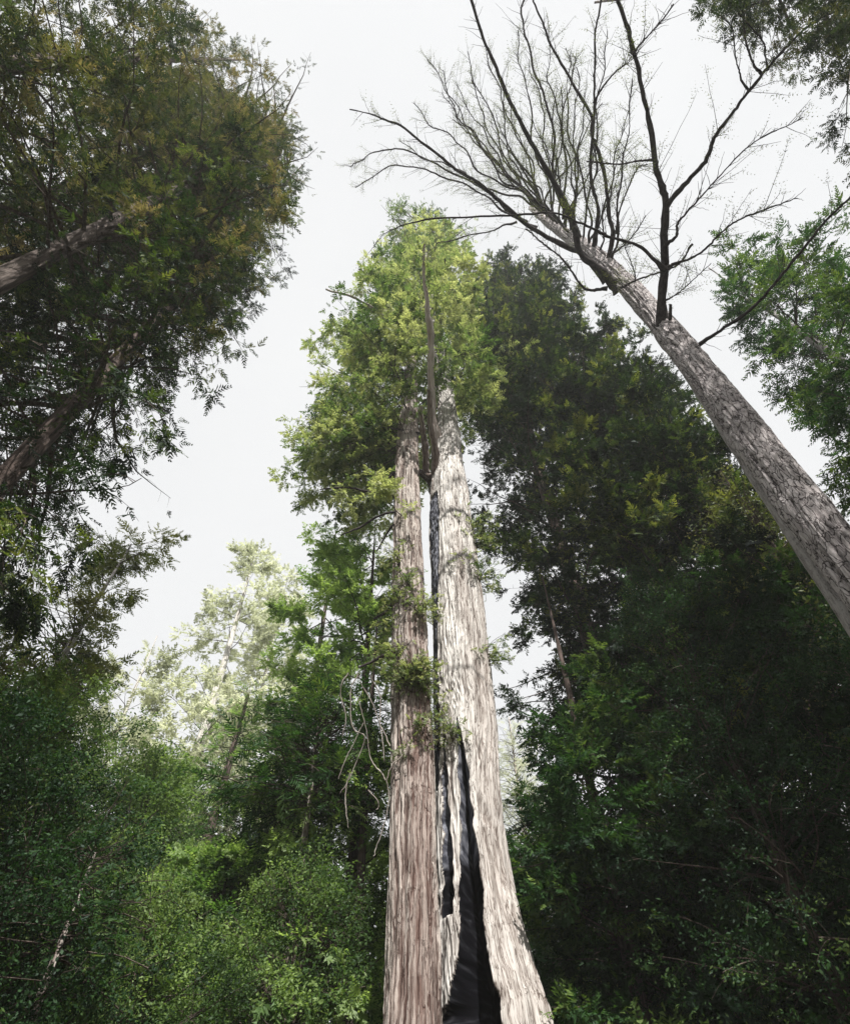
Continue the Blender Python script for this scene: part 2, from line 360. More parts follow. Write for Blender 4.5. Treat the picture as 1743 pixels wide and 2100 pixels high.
    else: Lk.new(cadd.outputs[0], bp.inputs['Height']); Lk.new(bp.outputs[0], bs.inputs['Normal'])
    Lk.new(bs.outputs[0], out.inputs[0]); return m

M_REDW = leaf_mat('redwood_leaf', [(0, (.018, .042, .012)), (.35, (.075, .125, .04)), (.7, (.19, .23, .10)), (1, (.34, .36, .20))], .45)
M_LEFT = leaf_mat('dark_fir_leaf', [(0, (.008, .018, .008)), (.45, (.026, .045, .014)), (.8, (.11, .11, .04)), (1, (.20, .16, .09))], .28)
M_DARK = leaf_mat('yew_leaf', [(0, (.004, .010, .004)), (.4, (.014, .034, .008)), (.72, (.08, .12, .022)), (1, (.20, .22, .055))], .28)
M_PALE = leaf_mat('pale_leaf', [(0, (.13, .14, .08)), (.5, (.33, .34, .24)), (1, (.50, .50, .39))], .5, .02, 1.7, .95)  # haze over the far trees is put into the light leaf colours
M_BAY = leaf_mat('bay_leaf', [(0, (.010, .03, .010)), (.5, (.03, .075, .02)), (1, (.11, .16, .04))], .35, .015)
M_BRT = leaf_mat('bright_leaf', [(0, (.028, .065, .016)), (.4, (.092, .175, .045)), (1, (.26, .35, .13))], .55, .03)
M_LUSH = leaf_mat('lush_leaf', [(0, (.018, .04, .010)), (.4, (.056, .112, .028)), (1, (.20, .285, .09))], .45, .015)
M_OLV = leaf_mat('olive_leaf', [(0, (.04, .06, .02)), (.5, (.09, .11, .03)), (1, (.17, .17, .06))], .4, .03)

B_SILVER = bark_mat('weathered_redwood_bark', (.035, .028, .026), (.31, .292, .275), (.64, .62, .595), .042, 14, char_shade=True, bump=1.0, patch=(.24, .19, .165), pf=.4, con=2.2, crack=.75)
B_RED = bark_mat('redwood_bark', (.04, .022, .018), (.22, .175, .155), (.55, .50, .46), .036, 12, bump=1.0, patch=(.16, .085, .07), pf=.5, con=2.6, crack=.5)
B_FIR = bark_mat('fir_bark', (.025, .02, .02), (.30, .272, .272), (.56, .52, .52), .3, 7, plates=True, bump=1.0, patch=(.14, .12, .125), pf=.3, crack=.1)
B_GREY = bark_mat('smooth_grey_bark', (.12, .11, .11), (.30, .28, .28), (.46, .44, .44), .35, 8, bump=.5)
B_BROWN = bark_mat('brown_bark', (.02, .014, .011), (.065, .05, .043), (.13, .107, .095), .08, 8, bump=.8, patch=(.06, .045, .04), pf=.5)
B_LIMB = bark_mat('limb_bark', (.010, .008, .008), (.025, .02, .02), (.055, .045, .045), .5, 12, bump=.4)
B_DARK = bark_mat('dark_bark', (.02, .014, .012), (.06, .045, .038), (.12, .09, .08), .1, 8, bump=.6)
B_TWIG = bark_mat('twig_bark', (.03, .022, .018), (.07, .055, .045), (.13, .105, .09), .5, 10, bump=.2, objco=True)
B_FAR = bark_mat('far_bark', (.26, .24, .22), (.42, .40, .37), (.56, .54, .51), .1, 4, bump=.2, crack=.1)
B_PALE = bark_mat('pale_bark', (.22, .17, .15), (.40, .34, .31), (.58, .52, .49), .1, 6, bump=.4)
B_DEAD = bark_mat('dead_wood', (.18, .15, .13), (.34, .30, .27), (.55, .50, .46), .3, 10, bump=.3)

# ------------------------------------------------------------------ ground
m, N, Lk = newmat('forest_floor'); o_ = N.new('ShaderNodeOutputMaterial'); b_ = N.new('ShaderNodeBsdfPrincipled'); b_.inputs['Roughness'].default_value = .95
tc = N.new('ShaderNodeTexCoord'); n_ = N.new('ShaderNodeTexNoise'); n_.inputs['Scale'].default_value = .7; n_.inputs['Detail'].default_value = 10
Lk.new(tc.outputs['Object'], n_.inputs[0]); r_ = ramp(N, [(.35, (.03, .022, .014)), (.5, (.07, .048, .03)), (.62, (.035, .05, .018))]); Lk.new(n_.outputs['Fac'], r_.inputs[0])
Lk.new(r_.outputs[0], b_.inputs['Base Color']); Lk.new(b_.outputs[0], o_.inputs[0])
g = Geo(); gx = np.linspace(-200, 200, 161); X, Y = np.meshgrid(gx, gx); P = np.stack([X, Y, 0 * X], -1)
P[..., 2] = (vnoise(P * .12, 3) - .5) * .9 + (vnoise(P * .6, 4) - .5) * .15 - .1
g.add(P.reshape(-1, 3), grid_faces(161, 161, False), 0, .5, True); gr = g.build('ground', [m]); gr['kind'] = 'structure'

# ------------------------------------------------------------------ trees
def root(name, label, x, y, category='tree', group=None):
    o = bpy.data.objects.new(name, None); COL.objects.link(o); o.location = (x, y, 0); o.empty_display_size = .5
    o['label'] = label; o['category'] = category
    if group: o['group'] = group
    return o
def pos(az, D): a = math.radians(az); return np.array([D * math.sin(a), D * math.cos(a)])
cone = lambda t: (1 - t) ** .75 * .95 + .08
spire = lambda t: np.minimum(1, .55 + t * 2) * (1 - t) ** .6 + .06
dome = lambda t: np.sqrt(np.maximum(0, 1 - t ** 2)) * .95 + .05
egg = lambda t: np.sin(np.pi * np.clip(t * .82 + .16, 0, 1)) ** .7

def conifer(name, label, az, D, H, r0, bark, crowns, seed, sway=.3, nseg=64, amp=.03, tpow=.75, limbmat=None, leaf=M_LEFT, group=None, zres=.2, category='tree', lean=(0, 0)):
    x, y = pos(az, D); rt = root(name, label, x, y, category, group); rng = np.random.default_rng(seed)
    ph = rng.uniform(0, 6, 2)
    def ax(z):
        z = np.asarray(z, float)
        return np.stack([x + lean[0] * z / H + sway * np.sin(z / 17 + ph[0]) - sway * np.sin(ph[0]), y + lean[1] * z / H + sway * np.sin(z / 21 + ph[1]) - sway * np.sin(ph[1]), z], -1)
    z = np.arange(-.3, H, max(zres, H / 400)); R = r0 * np.maximum(.04, (1 - np.clip(z, 0, H) / H)) ** tpow * (1 + .5 * np.exp(-np.maximum(z, 0) / 1.6))
    g = Geo(); V, f, t = bark_tube(ax(z), R, nseg, seed, amp * r0 / .5, .15); g.add(V, f, 0, t, True); g.build('trunk', [bark], rt)
    g = Geo(); n = 0
    for c in crowns: n += grow(g, ax, seed=seed * 7 + 13 + n % 97, **c) or 0
    if g.n: g.build('crown', [limbmat or B_TWIG, leaf], rt)
    print(name, label[:40], 'sprays', n)
    return rt

# ---- giants on the left
flatp = lambda t: np.ones_like(t)
LP = [(-500, -400), (330, -300), (350, -20), (385, -40), (425, 40), (440, 110), (595, 92), (585, 135), (520, 180), (560, 255), (600, 282), (555, 330), (610, 378), (560, 410),
      (560, 520), (490, 560), (530, 610), (490, 640), (545, 690), (440, 740), (432, 805), (370, 830), (380, 910), (300, 910), (265, 990), (255, 1040), (165, 1010), (130, 1120), (95, 1250), (0, 1300), (-500, 1300)]
up_ = lambda a, b: (lambda t: a + (b - a) * t)
LP2 = [(u + 42 if u > 150 else u, v) for u, v in LP]
WK = dict(poly=LP2, jit=30, rag=.5, tw=1.0, gap=.50, gapscale=1.3, tsp=.6, tuft=6, tr=.25, foliage='flat', size=.4, lrad=.02, prof=flatp)
LK = dict(poly=LP, jit=30, rag=.42, tw=1.6, gap=.42, gapscale=.7, tvar=.16, tsp=.55, tuft=13, tr=.34, foliage='flat')
conifer('fir_tree', 'tall dark conifer filling the top left corner', -88, 15, 72, .45, B_DARK,
        [dict(z0=20, z1=70, n=120, L=6.4, prof=cone, elev=up_(.1, .7), droop=.3, size=.5, tone=(.2, .85), tipgold=.25, **LK)], 11, nseg=32)
conifer('redwood_tree', 'upper of the two brown slanting trunks at the left edge', -74.2, 18, 78, .48, B_BROWN,
        [dict(z0=29, z1=76, n=85, L=8.4, prof=cone, elev=up_(.0, .7), droop=.3, size=.6, tone=(.35, 1), tipgold=.42, **LK), dict(z0=50, z1=77, n=40, L=11, elev=up_(.1, .8), droop=.1, tone=(.4, 1), **WK)], 12)
conifer('redwood_tree', 'sunlit brown trunk entering from the left edge under a dense dark crown', -68.4, 12, 62, .36, B_BROWN,
        [dict(z0=19, z1=60, n=165, L=6.4, prof=cone, elev=up_(.0, .7), droop=.35, size=.44, tone=(.2, 1), tipgold=.4, **LK), dict(z0=30, z1=60, n=44, L=8, elev=up_(.0, .8), droop=.2, tone=(.3, 1), **WK)], 13)
conifer('redwood_tree', 'shaded dark trunk at left rising into drooping branches over the white sky', -51.2, 14, 66, .32, B_DARK,
        [dict(z0=9, z1=62, n=260, L=6.0, prof=lambda t: egg(t) * .5 + .5, elev=up_(-.3, .6), droop=.5, size=.44, tone=(.0, .75), tipgold=.2, hang=.6, **LK), dict(z0=14, z1=55, n=44, L=8, elev=up_(-.2, .5), droop=.5, tone=(.1, .7), hang=.6, **WK)], 14, leaf=M_DARK)  # shaded foliage: the shade is put into the dark leaf colours
conifer('redwood_tree', 'dark crown filling the left edge between the two slanting trunks', -59, 20, 60, .36, B_DARK,
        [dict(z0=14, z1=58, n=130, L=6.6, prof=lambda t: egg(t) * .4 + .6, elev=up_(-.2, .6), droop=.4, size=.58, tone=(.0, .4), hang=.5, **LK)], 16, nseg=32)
P4 = [(-200, 960), (110, 1000), (190, 1085), (300, 1090), (310, 1105), (250, 1150), (205, 1230), (300, 1190), (190, 1290), (200, 1330), (270, 1400), (180, 1395), (150, 1460), (-200, 1500)]
conifer('conifer_tree', 'pale slender trunk at left with thin sunlit drooping sprays above the round bush', -37.6, 30, 31, .36, B_GREY,
        [dict(z0=11, z1=31, n=170, L=6.5, tsp=.5, tuft=11, tr=.42, foliage='flat', tvar=.2, jit=24, prof=lambda t: .85 - .4 * t, elev=up_(.1, .6), droop=.4, poly=P4, size=.75, gap=.5, tone=(.3, .8), hang=.35)], 15, leaf=M_OLV, nseg=40)

# ---- centre: the twin-stemmed redwood
DL, DR = 17.5, 18.3
EL = [(2100, 789, 903), (2000, 794, 902), (1900, 797, 897), (1800, 799, 893), (1700, 801, 889), (1600, 803, 887), (1500, 804, 884), (1400, 804, 878), (1300, 806, 873), (1200, 807, 867), (1100, 809, 861), (1000, 811, 858), (950, 812, 856), (900, 816, 855), (850, 822, 856)]
ER = [(2100, 902, 1130), (2000, 902, 1095), (1900, 898, 1066), (1800, 897, 1046), (1700, 895, 1030), (1600, 894, 1022), (1500, 893, 1018), (1400, 891, 1007), (1300, 890, 997), (1200, 886, 985), (1100, 883, 970), (1000, 884, 957), (950, 890, 948), (900, 895, 943), (850, 900, 936)]
def stem_from(E, D):
    E = np.array(E, float)
    def pt(u, v): d = ray(u, v); return CAM + d * (D / d[:, 1])[:, None]
    a, b = pt(E[:, 1], E[:, 0]), pt(E[:, 2], E[:, 0])
    return (a[:, 2] + b[:, 2]) / 2, (a[:, 0] + b[:, 0]) / 2, (b[:, 0] - a[:, 0]) / 2
zl, xl, rl = stem_from(EL, DL); zr, xr, rr = stem_from(ER, DR)
TW = root('redwood_tree', 'giant twin-stemmed redwood in the centre with a burnt hollow at its foot', 0.5, DR)
def ext(z, x, r, base, top):
    z2 = np.concatenate([[b[0] for b in base], z, [b[0] for b in top]]); x2 = np.concatenate([[b[1] for b in base], x, [b[1] for b in top]]); r2 = np.concatenate([[b[2] for b in base], r, [b[2] for b in top]])
    return lambda q: (np.interp(q, z2, x2), np.interp(q, z2, r2))
def px_at(u, v, D):
    d = ray(np.array([u]), np.array([v]))[0]; return CAM + d * (D / d[1])
pL = px_at(846, 700, DL); pR1 = px_at(905, 760, DR); pR2 = px_at(880, 640, DR); pR3 = px_at(868, 470, DR)
fL = ext(zl, xl, rl, [(-.5, xl[0] - .12, rl[0] * 1.5), (1.5, xl[0] - .05, rl[0] * 1.15)], [(pL[2], pL[0], .18)])
fR = ext(zr, xr, rr, [(-.5, xr[0] + .15, rr[0] * 1.75), (1.5, xr[0] + .08, rr[0] * 1.35)], [(pR1[2], pR1[0], .62), (pR2[2], pR2[0], .42), (pR3[2], pR3[0], .12)])
zz = np.arange(-.5, pL[2], .06); x_, r_2 = fL(zz)
g = Geo(); V, f, t = bark_tube(np.stack([x_, 0 * x_ + DL, zz], -1), r_2, 220, 21, .07, .05); g.add(V, f, 0, t, True); o = g.build('trunk', [B_RED], TW); o['label'] = 'left stem, reddish brown and sunlit'
C1 = [(2250, 892, 1062), (2100, 905, 1030), (2060, 909, 1022), (2000, 919, 1011), (1960, 931, 1005), (1900, 939, 996), (1800, 945, 984), (1700, 944, 973), (1600, 941, 962), (1540, 938, 953), (1475, 935, 938)]
C2 = [(1865, 906, 930), (1800, 908, 929), (1700, 906, 926), (1600, 905, 918), (1500, 907, 912)]
def cav(C):
    z, x, r = stem_from(C, DR - .9); return z, x, r
LSHADE = [(1600, 893, 900), (1500, 893, 904), (1400, 891, 901), (1250, 886, 899), (1100, 882, 899), (1040, 882, 900), (1000, 884, 898)]  # shaded left edge of the stem, painted as a shallow dark strip
cz1, cx1, cw1 = cav(C1); cz2, cx2, cw2 = cav(C2); cz3, cx3, cw3 = cav(LSHADE)
def hollow(TH, P, RR):
    z = P[:, 2][:, None]; xo = P[:, 0][:, None] + RR * np.cos(TH); front = np.sin(TH) * SGN > 0
    k = np.ones_like(RR); c = np.zeros_like(RR)
    jag = (vnoise(np.stack([0 * RR + 3, RR * 0 + z * 2.5, RR * 0], -1), 77) - .5) * .14 + (vnoise(np.stack([0 * RR + 9, RR * 0 + z * 9, RR * 0], -1), 78) - .5) * .025
    rel = (1 - np.abs(2 * vnoise(np.stack([P[:, 0][:, None] + RR * np.cos(TH), 0 * RR, z * .5 + 0 * RR], -1) * [11, 1, 4], 31) - 1)) * .20 + (vnoise(np.stack([P[:, 0][:, None] + RR * np.cos(TH), 0 * RR, z + 0 * RR], -1) * 7, 32) - .5) * .22
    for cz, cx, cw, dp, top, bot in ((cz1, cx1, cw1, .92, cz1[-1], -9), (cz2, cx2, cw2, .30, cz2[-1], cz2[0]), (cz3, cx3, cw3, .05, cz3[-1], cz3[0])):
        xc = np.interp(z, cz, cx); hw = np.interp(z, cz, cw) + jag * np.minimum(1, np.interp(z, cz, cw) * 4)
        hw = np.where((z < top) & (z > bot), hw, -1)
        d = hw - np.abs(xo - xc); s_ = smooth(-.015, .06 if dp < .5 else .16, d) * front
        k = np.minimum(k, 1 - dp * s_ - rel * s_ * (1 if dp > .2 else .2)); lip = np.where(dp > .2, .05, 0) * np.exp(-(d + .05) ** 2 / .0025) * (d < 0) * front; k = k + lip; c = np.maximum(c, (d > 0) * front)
    return k, c
SGN = -1
zz = np.concatenate([np.arange(-.5, 32, .045), np.arange(32, pR3[2], .15)]); x_, r_2 = fR(zz)
g = Geo(); PP = np.stack([x_, 0 * x_ + DR, zz], -1)
# which sign of sin(theta) looks toward the camera (-Y)?  B = T x A = z x x = +y
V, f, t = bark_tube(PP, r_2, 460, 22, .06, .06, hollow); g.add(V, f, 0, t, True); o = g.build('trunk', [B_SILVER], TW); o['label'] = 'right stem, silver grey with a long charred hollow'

def marched(pts, d0, k=0.0, n=40, wob=.0, seed=0):
    """3D path of a limb whose outline passes the given directions; starts at distance d0, moving on across the line of sight"""
    D = nrm(ray(*np.array(pts, float).T)); r = [d0]
    for i in range(1, len(D)):
        a = math.acos(min(1, float(D[i] @ D[i - 1]))); r.append(r[-1] * (1 + k * a))
    P = smoothpath(CAM + D * np.array(r)[:, None], n)
    rng = np.random.default_rng(seed); L = np.linalg.norm(np.diff(P, axis=0), axis=1).sum()
    s = np.linspace(0, 1, n)[:, None] * L
    for q in (1.1, 2.7): P = P + np.sin(s * q + rng.uniform(0, 6, (1, 3))) * wob / q * min(1, L / 3) * smooth(0, .15, s / L)
    if wob: P = P + rng.normal(0, .012 * min(1, L / 4), P.shape) * smooth(0, .1, s / L)
    return P
def wide(P, w0, w1, p=1.0):
    """radii from apparent widths (same units as the picture) at the two ends"""
    dep = (P - CAM) @ _f; s = np.linspace(0, 1, len(P)) ** p
    return (w0 + (w1 - w0) * s) / 2 * dep / F
def limb(name, parent, P, R, mat, seed=0, amp=.012, sides=14, knob=True, label=None, collar=.0):
    rng = np.random.default_rng(seed)
    if knob: R = R * (1 + .10 * np.interp(np.arange(len(R)), np.arange(0, len(R), 2), rng.normal(0, 1, len(np.arange(0, len(R), 2)))))
    sl = np.concatenate([[0], np.cumsum(np.linalg.norm(np.diff(P, axis=0), axis=1))]); R = R * (1 + collar * np.exp(-sl / (.25 + R[0] * 2)))
    g = Geo(); V, f, t = bark_tube(P, np.maximum(R, .006), sides, seed, amp, 0); g.add(V, f, 0, t, True)
    o = g.build(name, [mat], parent)
    if label: o['label'] = label
    return o

def dist_at(z, D): return math.hypot(D, z - 1.6)
def zof(v, D): return px_at(870, v, D)[2]
d30 = dist_at(zof(970, DR), DR)
# the burr that bridges the two stems, and the secondary stems rising from it
P = marched([(850, 962), (866, 972), (880, 982), (892, 1000), (900, 1035)], d30 - .6, 0, 24, .0, 3); limb('burr', TW, P, wide(P, 9, 24), B_DARK, 3, .05, 24)
P = marched([(886, 985), (874, 970), (871, 930), (866, 885), (863, 830)], d30 - .4, 0, 40, .05, 4); limb('side_stem', TW, P, wide(P, 17, 9), B_RED, 4, .03, 24)
P = marched([(898, 995), (893, 960), (890, 920), (884, 870), (881, 800)], d30 - .6, 0, 40, .05, 5); limb('side_stem', TW, P, wide(P, 16, 11), B_RED, 5, .03, 24)
P = marched([(905, 960), (896, 900), (886, 860), (882, 790), (884, 690), (878, 640), (872, 600), (868, 560), (872, 500)], d30 + 2, .2, 60, .05, 6); limb('side_stem', TW, P, wide(P, 22, 3), B_PALE, 6, .03, 24)
for i, (pts, w0, w1) in enumerate([([(812, 965), (790, 985), (740, 985), (690, 990)], 6, 2), ([(850, 945), (815, 955), (770, 1005), (750, 1040)], 6, 2),
                                  ([(812, 1020), (770, 1012), (720, 1000), (660, 1000)], 6, 2), ([(810, 1050), (780, 1060), (740, 1085), (700, 1100)], 5, 2),
                                  ([(808, 1075), (790, 1100), (770, 1130)], 5, 2), ([(806, 1350), (785, 1345), (760, 1360), (735, 1372)], 9, 3),
                                  ([(806, 1235), (790, 1255), (765, 1270)], 7, 3), ([(865, 890), (790, 880), (740, 860), (690, 830)], 5, 2),
                                  ([(806, 660), (770, 635), (720, 610), (668, 590)], 6, 3), ([(862, 620), (800, 590), (760, 570), (735, 552)], 5, 2),
                                  ([(885, 800), (905, 770), (912, 730), (905, 690)], 6, 2), ([(884, 640), (905, 600), (910, 560), (915, 530)], 6, 2)]):
    v0 = pts[0][1]; dd = dist_at(zof(v0, DL), DL) - .4
    P = marched(pts, dd, -.2, 24, .08, 30 + i); limb('limb', TW, P, wide(P, w0, w1), B_LIMB if i not in (8, 9) else B_DEAD, 30 + i)
CP = [(700, 610), (735, 560), (780, 530), (800, 500), (830, 470), (860, 455), (910, 460), (930, 490), (945, 530), (960, 560), (955, 600), (950, 680), (975, 730), (980, 800), (950, 850), (940, 905),
      (915, 880), (870, 935), (800, 960), (806, 1010), (800, 1090), (740, 1120), (690, 1085), (650, 1060), (600, 1060), (600, 1000), (612, 950), (622, 880), (600, 800), (590, 765), (660, 745), (655, 700), (668, 640)]
def axR(z): x, r = fR(z); return np.stack([x, 0 * x + DR, z], -1)
def axL(z): x, r = fL(z); return np.stack([x, 0 * x + DL, z], -1)
g = Geo(); ztop = pR3[2]
n = grow(g, axR, zof(905, DR), ztop, 150, 11.5, lambda t: (1 - t) ** .5 * .9 + .10, up_(-.2, .65), .3, 51, poly=CP, foliage='clump', size=.62, gap=.40, gapscale=.6, tw=2.0, tuft=12, tr=.5, tp=1.1, tone=(.15, 1), tipgold=.2, tsp=.5, lrad=.008, tvar=.2, jit=16, rag=.35)
n += grow(g, axL, zof(1100, DL), zof(760, DL), 85, 8.5, lambda t: .6 + .4 * t, up_(-.35, .1), .35, 52, poly=CP, rag=.35, foliage='clump', size=.48, gap=.38, gapscale=.8, tw=1.5, tuft=13, tr=.4, tvar=.2, tone=(.25, 1), hang=.35, tsp=.55, lrad=.010, azw=(-1.5, .7))
n += grow(g, axR, ztop - 22, ztop + 6, 70, 9.0, flatp, up_(.1, .9), .1, 53, poly=[(750, 570), (760, 440), (850, 400), (978, 435), (985, 570)], foliage='flat', size=.45, gap=.45, gapscale=.9, tw=1.6, tuft=6, tr=.3, tsp=.6, tone=(.0, .5), lrad=.016, rag=.5)
# tufts sprouting straight from the stems
for k, (u, v, D, az_, nn, LL, th_) in enumerate([(822, 1150, DL, -2.2, 22, .9, .3), (835, 1205, DL, -2.8, 26, .8, .3), (856, 1258, DL, 2.9, 40, .75, .3), (818, 1235, DL, -2.4, 20, .6, .3), (815, 1345, DL, -2.3, 26, .8, .3), (838, 1395, DL, -2.9, 70, .95, .3),
                                    (855, 1410, DL, 2.9, 40, .7, .3), (812, 1290, DL, -2, 12, .6, .3), (968, 1090, DR, 2.2, 34, 1.0, .3), (972, 1120, DR, 2.2, 24, 1.1, .3), (960, 1165, DR, 2.5, 20, .7, .3), (982, 1195, DR, 1.9, 22, .8, .3),
                                    (995, 1345, DR, 2.1, 20, .8, .3), (903, 1470, DR, -2.7, 26, .6, .3), (925, 1510, DR, 3.0, 24, .55, .3), (900, 1540, DR, -2.6, 12, .5, .3), (868, 1490, DL, 3.0, 18, .45, .3), (845, 1540, DL, -2.9, 12, .4, .3)]):
    p = px_at(u, v, D); rad = (fL if D == DL else fR)(p[2]); front = p[1] - math.sqrt(max(0.01, rad[1] ** 2 - (p[0] - rad[0]) ** 2)) + .05
    q = px_at(u, v, front)
    grow(g, lambda z, q=q: np.stack([0 * z + q[0], 0 * z + q[1], z], -1), q[2] - .35, q[2] + .35, nn, LL, flatp, up_(.2, .4), .7, 400 + k, foliage='clump', size=.24, gap=.35, gapscale=3, tw=.3, tsp=.2, ssp=.16, tone=(.4, 1), azw=(az_, .9))
g.build('crown', [B_TWIG, M_REDW], TW); print('centre crown', n)

# ---- the tall bare-limbed fir leaning into the picture from the right
FA, FD = 45.8, 14.0
FIR = root('fir_tree', 'tall fir slanting in from the right with plated grey bark and bare black limbs', *pos(FA, FD))
fx, fy = pos(FA, FD)
z = np.arange(-.3, 57, .09); R = np.interp(z, [-.3, 0, 2, 11, 25, 38, 50, 57], [.85, .72, .62, .54, .50, .42, .3, .12])
AXZ = np.array([-.3, 11, 26, 38, 50, 57]); offs = np.array([-.25, -.2, .3, .15, -.75, -1.2])     # gentle bow across the view
ox, oy = math.cos(math.radians(FA)), -math.sin(math.radians(FA))
zs = np.linspace(-.3, 57, 60); os_ = smoothpath(np.stack([AXZ, offs, 0 * offs], -1), 60)
of = np.interp(z, os_[:, 0], os_[:, 1])
PP = np.stack([fx + ox * of, fy + oy * of, z], -1)
g = Geo(); V, f, t = bark_tube(PP, R, 150, 61, .06, .1, lump=.055); g.add(V, f, 0, t, True); g.build('trunk', [B_FIR], FIR)
def fir_dist(v, u):
    """distance from the camera to the trunk axis near the given direction"""
    d = nrm(ray(np.array([u]), np.array([v])))[0]; q = PP - CAM; s = q @ d
    return float(s[np.argmin(np.linalg.norm(q - s[:, None] * d, axis=1))])
LM = [  # outline points, widths at the two ends, depth drift
 ([(1362, 686), (1357, 655), (1355, 600), (1359, 540), (1364, 475), (1367, 412), (1358, 378), (1341, 340), (1329, 250), (1316, 190), (1306, 120), (1296, 80), (1279, 40), (1255, -20)], 23, 8, .25),
 ([(1367, 420), (1400, 382), (1440, 335), (1462, 288), (1492, 248), (1525, 200), (1562, 155), (1598, 110), (1632, 72), (1680, 42), (1750, 15)], 11, 4, .3),
 ([(1364, 556), (1346, 540), (1310, 506), (1262, 485), (1220, 470), (1182, 455), (1140, 442), (1070, 440), (970, 443), (870, 448), (800, 472), (770, 500)], 9, 1.6, -.1),
 ([(1270, 592), (1252, 576), (1220, 545), (1190, 520), (1166, 435), (1141, 380), (1111, 330), (1071, 260), (1041, 200), (1016, 135), (991, 75), (962, -10)], 21, 6, .2),
 ([(1245, 575), (1191, 520), (1151, 500), (1071, 452), (1021, 410), (971, 370), (921, 335), (870, 295), (820, 260), (770, 236), (718, 222)], 15, 2.5, .0),
 ([(1080, 458), (1040, 430), (996, 395), (936, 355), (871, 325), (800, 308), (745, 322), (716, 345)], 7, 2, -.1),
 ([(1100, 468), (1030, 432), (971, 385), (870, 350), (790, 343), (732, 385)], 6, 2, -.2),
 ([(1243, 552), (1256, 480), (1246, 440), (1239, 350), (1216, 280), (1211, 240), (1171, 165), (1136, 100), (1111, 45), (1085, -15)], 11, 4, .3),
 ([(1217, 522), (1224, 435), (1211, 360), (1217, 280), (1217, 150), (1221, 75), (1236, -10)], 10, 4, .1),
 ([(1180, 480), (1138, 370), (1131, 280), (1116, 190), (1086, 110), (1071, 60), (1078, -10)], 7, 4, .2),
 ([(1156, 450), (1156, 325), (1156, 250), (1168, 170), (1180, 110)], 6, 2, 0),
 ([(1251, 545), (1266, 450), (1279, 350), (1284, 250), (1297, 165)], 5, 2, .2),
 ([(1364, 505), (1378, 480), (1396, 450), (1446, 390), (1521, 325), (1581, 275), (1632, 250)], 6, 2, .1),
 ([(1358, 556), (1376, 541), (1421, 520), (1471, 490), (1521, 455), (1571, 430), (1640, 408)], 7, 2, .1),
 ([(1354, 626), (1370, 611), (1396, 590), (1454, 540)], 5, 1.5, 0),
 ([(1377, 678), (1374, 625)], 8, 6, 0),
 ([(1405, 726), (1424, 712), (1496, 665), (1556, 620), (1611, 555), (1671, 475), (1720, 425), (1760, 390)], 9, 5, .3),
 ([(1245, 592), (1196, 585), (1150, 540), (1110, 500), (1085, 470)], 6, 3, -.1),
 ([(1298, 112), (1345, 55), (1376, 0)], 4, 2, 0),
 ([(1216, 212), (1256, 155), (1297, 118), (1306, 100)], 4, 2, 0),
 ([(1340, 328), (1271, 328), (1196, 335)], 4, 2, 0),
 ([(1262, 480), (1296, 370), (1322, 340)], 4, 2, 0),
 ([(1562, 155), (1541, 100), (1516, 40), (1496, -5)], 5, 2, 0),
 ([(1535, 190), (1521, 115), (1494, 50), (1448, 30)], 4, 2, 0),
 ([(1574, 145), (1568, 90), (1521, 30), (1503, 5)], 4, 2, 0),
 ([(1060, 455), (1020, 470), (960, 482), (905, 498), (885, 520)], 5, 2, 0),
 ([(1420, 500), (1380, 545), (1300, 570), (1272, 590)], 3, 5, 0),
 ([(1297, 600), (1296, 560), (1280, 505)], 4, 2, 0),
]
FG = Geo()
allP = []
for i, (pts, w0, w1, k) in enumerate(LM):
    if i == 1: d0 = lastd[i - 1][1]
    elif i in (2, 12, 13, 14): d0 = dA0
    elif i in (18, 19, 20): d0 = dA1
    elif i in (22, 23, 24): d0 = dB1
    else: d0 = fir_dist(pts[0][1], pts[0][0]) - .1
    P = marched(pts, d0, k, 60, .06 if w0 > 8 else .14, 100 + i)
    if i == 0:
        dA = np.linalg.norm(P - CAM, axis=1); dA0 = float(dA[6]); dA1 = float(dA[44]); lastd = {0: (0, float(dA[22]))}
    if i == 1: dB1 = float(np.linalg.norm(P[38] - CAM))
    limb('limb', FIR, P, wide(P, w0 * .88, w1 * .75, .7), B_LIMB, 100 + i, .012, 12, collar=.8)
    if i != 15: allP.append((P, w0))
# many thin limbs fanning up from the upper trunk
rng = np.random.default_rng(5)
def thin_limb(i, u0, v0, u1, v1, bow, k=0.0, w0=4.5, w1=1.3):
    um, vm = (u0 + u1) / 2 + bow * .6, (v0 + v1) / 2 + abs(bow) * .4
    P = marched([(u0, v0), (um, vm), (u1, v1)], fir_dist(v0, u0), k, 36, .2, 200 + i)
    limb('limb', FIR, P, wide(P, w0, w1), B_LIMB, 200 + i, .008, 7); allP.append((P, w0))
FAN = [(1120, 440, 880, 120, -30), (1115, 438, 960, 110, -25), (1110, 430, 905, 190, -20), (1125, 450, 1000, 90, -30), (1135, 455, 1020, 160, -10), (1140, 460, 1060, 60, -15), (1120, 440, 850, 210, -20),
       (1100, 420, 930, 240, 0), (1150, 465, 1090, 120, 0), (1160, 470, 1120, 60, 5), (1170, 480, 1180, 130, 10), (1185, 492, 1100, 250, 0), (1195, 500, 1240, 60, 10), (1130, 450, 1010, 260, 10), (1140, 458, 900, 150, -40),
       (1205, 508, 1290, 220, 10), (1210, 515, 1190, 180, -8), (1160, 470, 940, 180, -30), (1100, 425, 820, 290, -10), (1110, 430, 1040, 200, 8), (1130, 446, 1135, 180, 6), (1175, 484, 1060, 330, -5), (1225, 530, 1260, 330, 8), (1235, 540, 1320, 450, 6), (1190, 497, 1160, 90, -5)]
